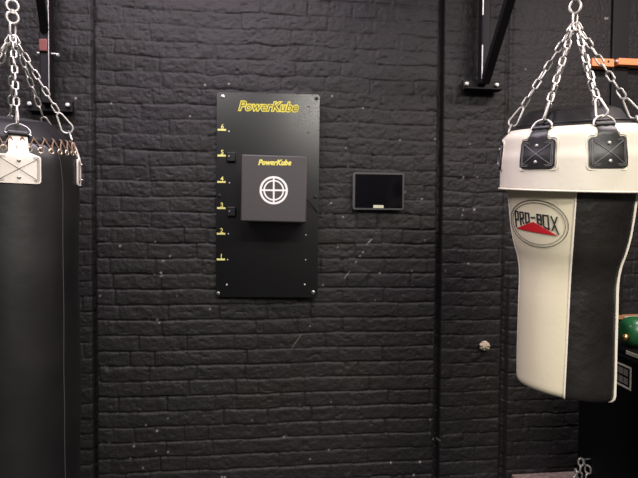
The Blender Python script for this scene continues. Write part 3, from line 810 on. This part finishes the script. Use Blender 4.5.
# orange rails and their post
def wallbox(px0, py0, px1, py1, ya, yb):
    a = onwall(px0, py0, yb); b = onwall(px1, py1, yb)
    return ((a.x + b.x) / 2, (ya + yb) / 2, (a.z + b.z) / 2), (abs(b.x - a.x), abs(yb - ya), abs(a.z - b.z))
c, sz_ = wallbox(614, -14, 619, 470, .012, -.012)
mb = MB(); mb.box(c, sz_)
post = mb.build('wall_post', MT['darkpost'], bevel=.003); tag(post, 'narrow dark upright strip on the wall behind the two orange rails', 'post')
for (x0, x1, lab) in ((592.5, 614.3, 'short orange rail on the wall, the left one, nearest the bag chain'), (619, 672, 'longer orange rail on the wall running out of the frame at the right')):
    c, sz_ = wallbox(x0, 57.8, x1, 66.8, -.010 if False else .012, -.045)
    p = onwall(x0, 66.8, -.045)
    t = thing('orange_rail', lab, 'rail', (p.x, 0, p.z), group='orange wall rails')
    mb = MB(); mb.box((c[0] - p.x, c[1], c[2] - p.z), sz_); mb.build('rail_bar', MT['orange'], t, bevel=.003)
    hx = (608.5 if x0 < 600 else 655); q = onwall(hx, 61.5, -.0455)
    mb = MB(); mb.cyl((q.x - p.x, -.0440, q.z - p.z), (q.x - p.x, -.0462, q.z - p.z), .006, 12); mb.build('bolt_hole', MT['hole'], t)
q = onwall(616.7, 61.5, -.03)
mb = MB(); mb.tube([(q.x, -.010, q.z), (q.x, -.036, q.z), (q.x, -.040, q.z)], [.0085, .0085, .005], 12)
bo = mb.build('bolt', MT['boltm'], post)
# thin wooden board on the wall above the green cylinder
c, sz_ = wallbox(606, 316, 680, 318.4, .014, -.030)
p = Vector((c[0], 0, c[2])); t = thing('wall_shelf', 'thin raw wooden shelf edge behind the glossy green cylinder', 'shelf', (p.x, 0, p.z))
MB().box((0, c[1], 0), sz_).build('shelf_board', MT['wood'], t, bevel=.001)
c2, s2 = wallbox(625, 316.2, 680, 318.2, -.0295, -.0315)
MB().box((c2[0] - p.x, c2[1], c2[2] - p.z), s2).build('edge_strip', MT['label'], t, bevel=.0005)
for px in (622, 668):
    q = onwall(px, 320, 0); MB().box((q.x - p.x, -.008, -.036), (.02, .036, .055)).build('shelf_bracket', MT['darkpost'], t, bevel=.002)

# ------------------------------------------------------------------ black case with label, green cylinder, loose chain
far = atdepth(577, 440, 2.2); far.z = 0
u = CR @ Vector((.02, 0, 1)); u.z = 0; u.normalize()                      # along the visible side, towards the camera
v = Vector((-u.y, u.x, 0))
if v.dot(CR @ Vector((1, 0, 0))) < 0: v = -v
ztop = atdepth(627, 351, 1.84).z
CL, CW = .62, .55
ang = math.atan2(u.y, u.x)
CS = thing('equipment_case', 'tall black case with a white printed label, behind the cream and black bag', 'case', (far.x, far.y, 0), ang)
sgn = 1 if (Matrix.Rotation(-ang, 3, 'Z') @ v).y > 0 else -1
# local x runs along the side, local y*sgn runs into the case
mb = MB(); mb.box((CL / 2, sgn * CW / 2, ztop / 2), (CL, CW, ztop)); mb.build('case_body', MT['case'], CS, bevel=.012)
mb = MB(); mb.box((CL / 2, sgn * CW / 2, ztop - .030), (CL + .008, CW + .008, .008)); mb.build('lid_rim', MT['blackpl'], CS, bevel=.003)
def side_pt(px, py):                                                      # on the visible side of the case, local coordinates
    d = ray(px, py); n = v; t_ = (far - CAM).dot(n) / d.dot(n); w = CAM + d * t_
    l = w - far; return (l.dot(u), w.z)
def mside(s, t, h): return Vector((s, -sgn * h, t))
LBc = [side_pt(606, 358), side_pt(632, 368), side_pt(631.5, 391.5), side_pt(606, 379)]
x0 = side_pt(603, 370)[0]; x1 = side_pt(631.5, 370)[0]; zt_ = (side_pt(631.5, 367.5)[1] + side_pt(616, 361)[1]) / 2; zb_ = (side_pt(631, 391)[1] + side_pt(615, 382.5)[1]) / 2
lw = x1 - x0; lh = zt_ - zb_; cx = (x0 + x1) / 2; cz = (zt_ + zb_) / 2
def frame_quads(w, h, b, cx, cz):
    return [[(cx - w / 2, cz - h / 2), (cx + w / 2, cz - h / 2), (cx + w / 2, cz - h / 2 + b), (cx - w / 2, cz - h / 2 + b)],
            [(cx - w / 2, cz + h / 2 - b), (cx + w / 2, cz + h / 2 - b), (cx + w / 2, cz + h / 2), (cx - w / 2, cz + h / 2)],
            [(cx - w / 2, cz - h / 2 + b), (cx - w / 2 + b, cz - h / 2 + b), (cx - w / 2 + b, cz + h / 2 - b), (cx - w / 2, cz + h / 2 - b)],
            [(cx + w / 2 - b, cz - h / 2 + b), (cx + w / 2, cz - h / 2 + b), (cx + w / 2, cz + h / 2 - b), (cx + w / 2 - b, cz + h / 2 - b)]]
lab = poly_mesh(frame_quads(lw, lh, .0075, cx, cz), mside, .0015, 'label_border', MT['label'], CS, maxlen=99)
qs = []
for r_ in range(2):
    hh = (lh - .034) / 2; zc_ = cz + (hh / 2 + .003) * (1 if r_ == 0 else -1); n = 5
    ww = (lw - .034) / n
    for i in range(n):
        xc = cx - (lw - .034) / 2 + ww * (i + .5)
        qs.append([(xc - ww * .42, zc_ - hh * .45), (xc + ww * .42, zc_ - hh * .45), (xc + ww * .42, zc_ + hh * .45), (xc - ww * .42, zc_ + hh * .45)])
poly_mesh(qs, mside, .0012, 'label_print', MT['labelgrey'], lab, maxlen=99)
a0 = side_pt(626.5, 350); 
poly_mesh([[(a0[0], ztop - .016), (CL - .03, ztop - .016), (CL - .03, ztop - .003), (a0[0], ztop - .003)]], mside, .002, 'white_edge_strip', MT['label'], CS, maxlen=99)
# green cylinder lying on the case
g0 = atdepth(622, 333, 1.905); axis = (CR @ Vector((1, 0, .0))); axis.z = 0; axis.normalize(); rg = .060
GC = thing('green_cylinder', 'glossy green rounded cylinder lying on top of the black case', 'cylinder', (g0.x, g0.y, ztop))
sp = [(.0, .020), (.003, .034), (.010, .046), (.022, .055), (.038, .0592), (.06, rg), (.34, rg), (.37, rg * .9), (.385, .03), (.388, .004)]
mb = MB(); w3 = Vector((0, 0, 1)); w2 = axis.cross(w3); nseg = 40; vs = []
for (a_, r_) in sp:
    for q in range(nseg):
        b_ = 2 * PI * q / nseg; vs.append(axis * a_ + (w2 * math.cos(b_) + w3 * math.sin(b_)) * r_ + Vector((0, 0, rg)))
fs = [(i * nseg + q, i * nseg + (q + 1) % nseg, (i + 1) * nseg + (q + 1) % nseg, (i + 1) * nseg + q) for i in range(len(sp) - 1) for q in range(nseg)]
fs += [tuple(range(nseg))[::-1], tuple((len(sp) - 1) * nseg + q for q in range(nseg))]
mb.add(vs, fs); mb.build('cylinder_body', MT['green'], GC, smooth=60)
mb = MB(); cs = 1 if w2.dot(CAM - g0) > 0 else -1; c = axis * -.004 + Vector((0, 0, rg - .016)) + w2 * (cs * .030)
for_pts = [(-.016, .003), (-.012, .010), (-.003, .0125), (.006, .010), (.012, .006), (.03, .006)]
mb.tube([c + axis * a_ for a_, r_ in for_pts], [r_ * 1.25 for a_, r_ in for_pts], 14); mb.build('brass_knob', MT['brass'], GC, smooth=60)

# loose chain hanging on the front-left corner of the case
hp = side_pt(590, 459)
hw = far + u * hp[0] - v * .012; hw.z = hp[1]
LC = thing('loose_chain', 'short tangle of silver chain hanging low beside the black case', 'chain', (hw.x, hw.y, hw.z))
mb = MB(); mb.tube([v * .0125 + Vector((0, 0, 0)), v * -.002, v * -.02 + Vector((0, 0, -.004)), v * -.03 + Vector((0, 0, .008))], .004, 8); mb.build('hook', MT['steel'], LC)
dn = Vector((0, 0, -1)); rgt = CR @ Vector((1, 0, 0)); rgt.z = 0; rgt.normalize()
mb = MB(); base = v * -.02
chain(mb, base + dn * -.002 - rgt * .006, base + dn * .24 - rgt * .030, L=.040, Wd=.028, r=.0038, twist=.4)
chain(mb, base + dn * .028 + rgt * .022, base + dn * .24 + rgt * .034, L=.044, Wd=.032, r=.0040, twist=1.2)
chain(mb, base + dn * .045 - rgt * .02 - v * .01, base + dn * .24 - rgt * .01 - v * .012, L=.040, Wd=.028, r=.0038, twist=2.)
mb.tube([base + rgt * x + dn * z - v * y for x, z, y in ((-.006, .0, 0), (.008, .012, .004), (.020, .03, .004))], .0036, 7)
mb.build('links', MT['chrome'], LC)

# ------------------------------------------------------------------ light
def area(name, loc, size, power, col, target=None, spread=180):
    l = bpy.data.lights.new(name, 'AREA'); l.shape = 'RECTANGLE'; l.size, l.size_y = size; l.energy = power; l.color = col; l.spread = R(spread)
    o = bpy.data.objects.new(name, l); COL.objects.link(o); o.location = loc
    if target is not None: o.rotation_euler = (Vector(target) - Vector(loc)).to_track_quat('-Z', 'Y').to_euler()
    return o
area('ceiling_light_main', (.5, -4.25, 3.18), (1.2, .5), 84, (1, .955, .89))
area('ceiling_light_right', (1.6, -3.4, 3.18), (.8, .25), 78, (1, .945, .86))
area('ceiling_light_left', (-1.2, -3.0, 3.18), (1.2, .25), 22, (1, .95, .92))
area('fill_light_wall', (-.6, -.9, 3.20), (2.0, .3), 42, (1, .88, 1))  # added purplish fill, lightens the top of the wall like lens glare
area('fill_light_side', (2.0, -1.2, 3.20), (1.0, .3), 28, (1, .86, .86))  # added reddish fill to brighten the upper right wall and the rails
w = bpy.data.worlds.new('world'); scene.world = w; w.use_nodes = True
w.node_tree.nodes['Background'].inputs[0].default_value = (.5, .48, .5, 1); w.node_tree.nodes['Background'].inputs[1].default_value = .01

scene.view_settings.view_transform = 'Standard'
scene.view_settings.look = 'None'; scene.view_settings.exposure = .60; scene.view_settings.gamma = 1
scene.view_settings.use_curve_mapping = False
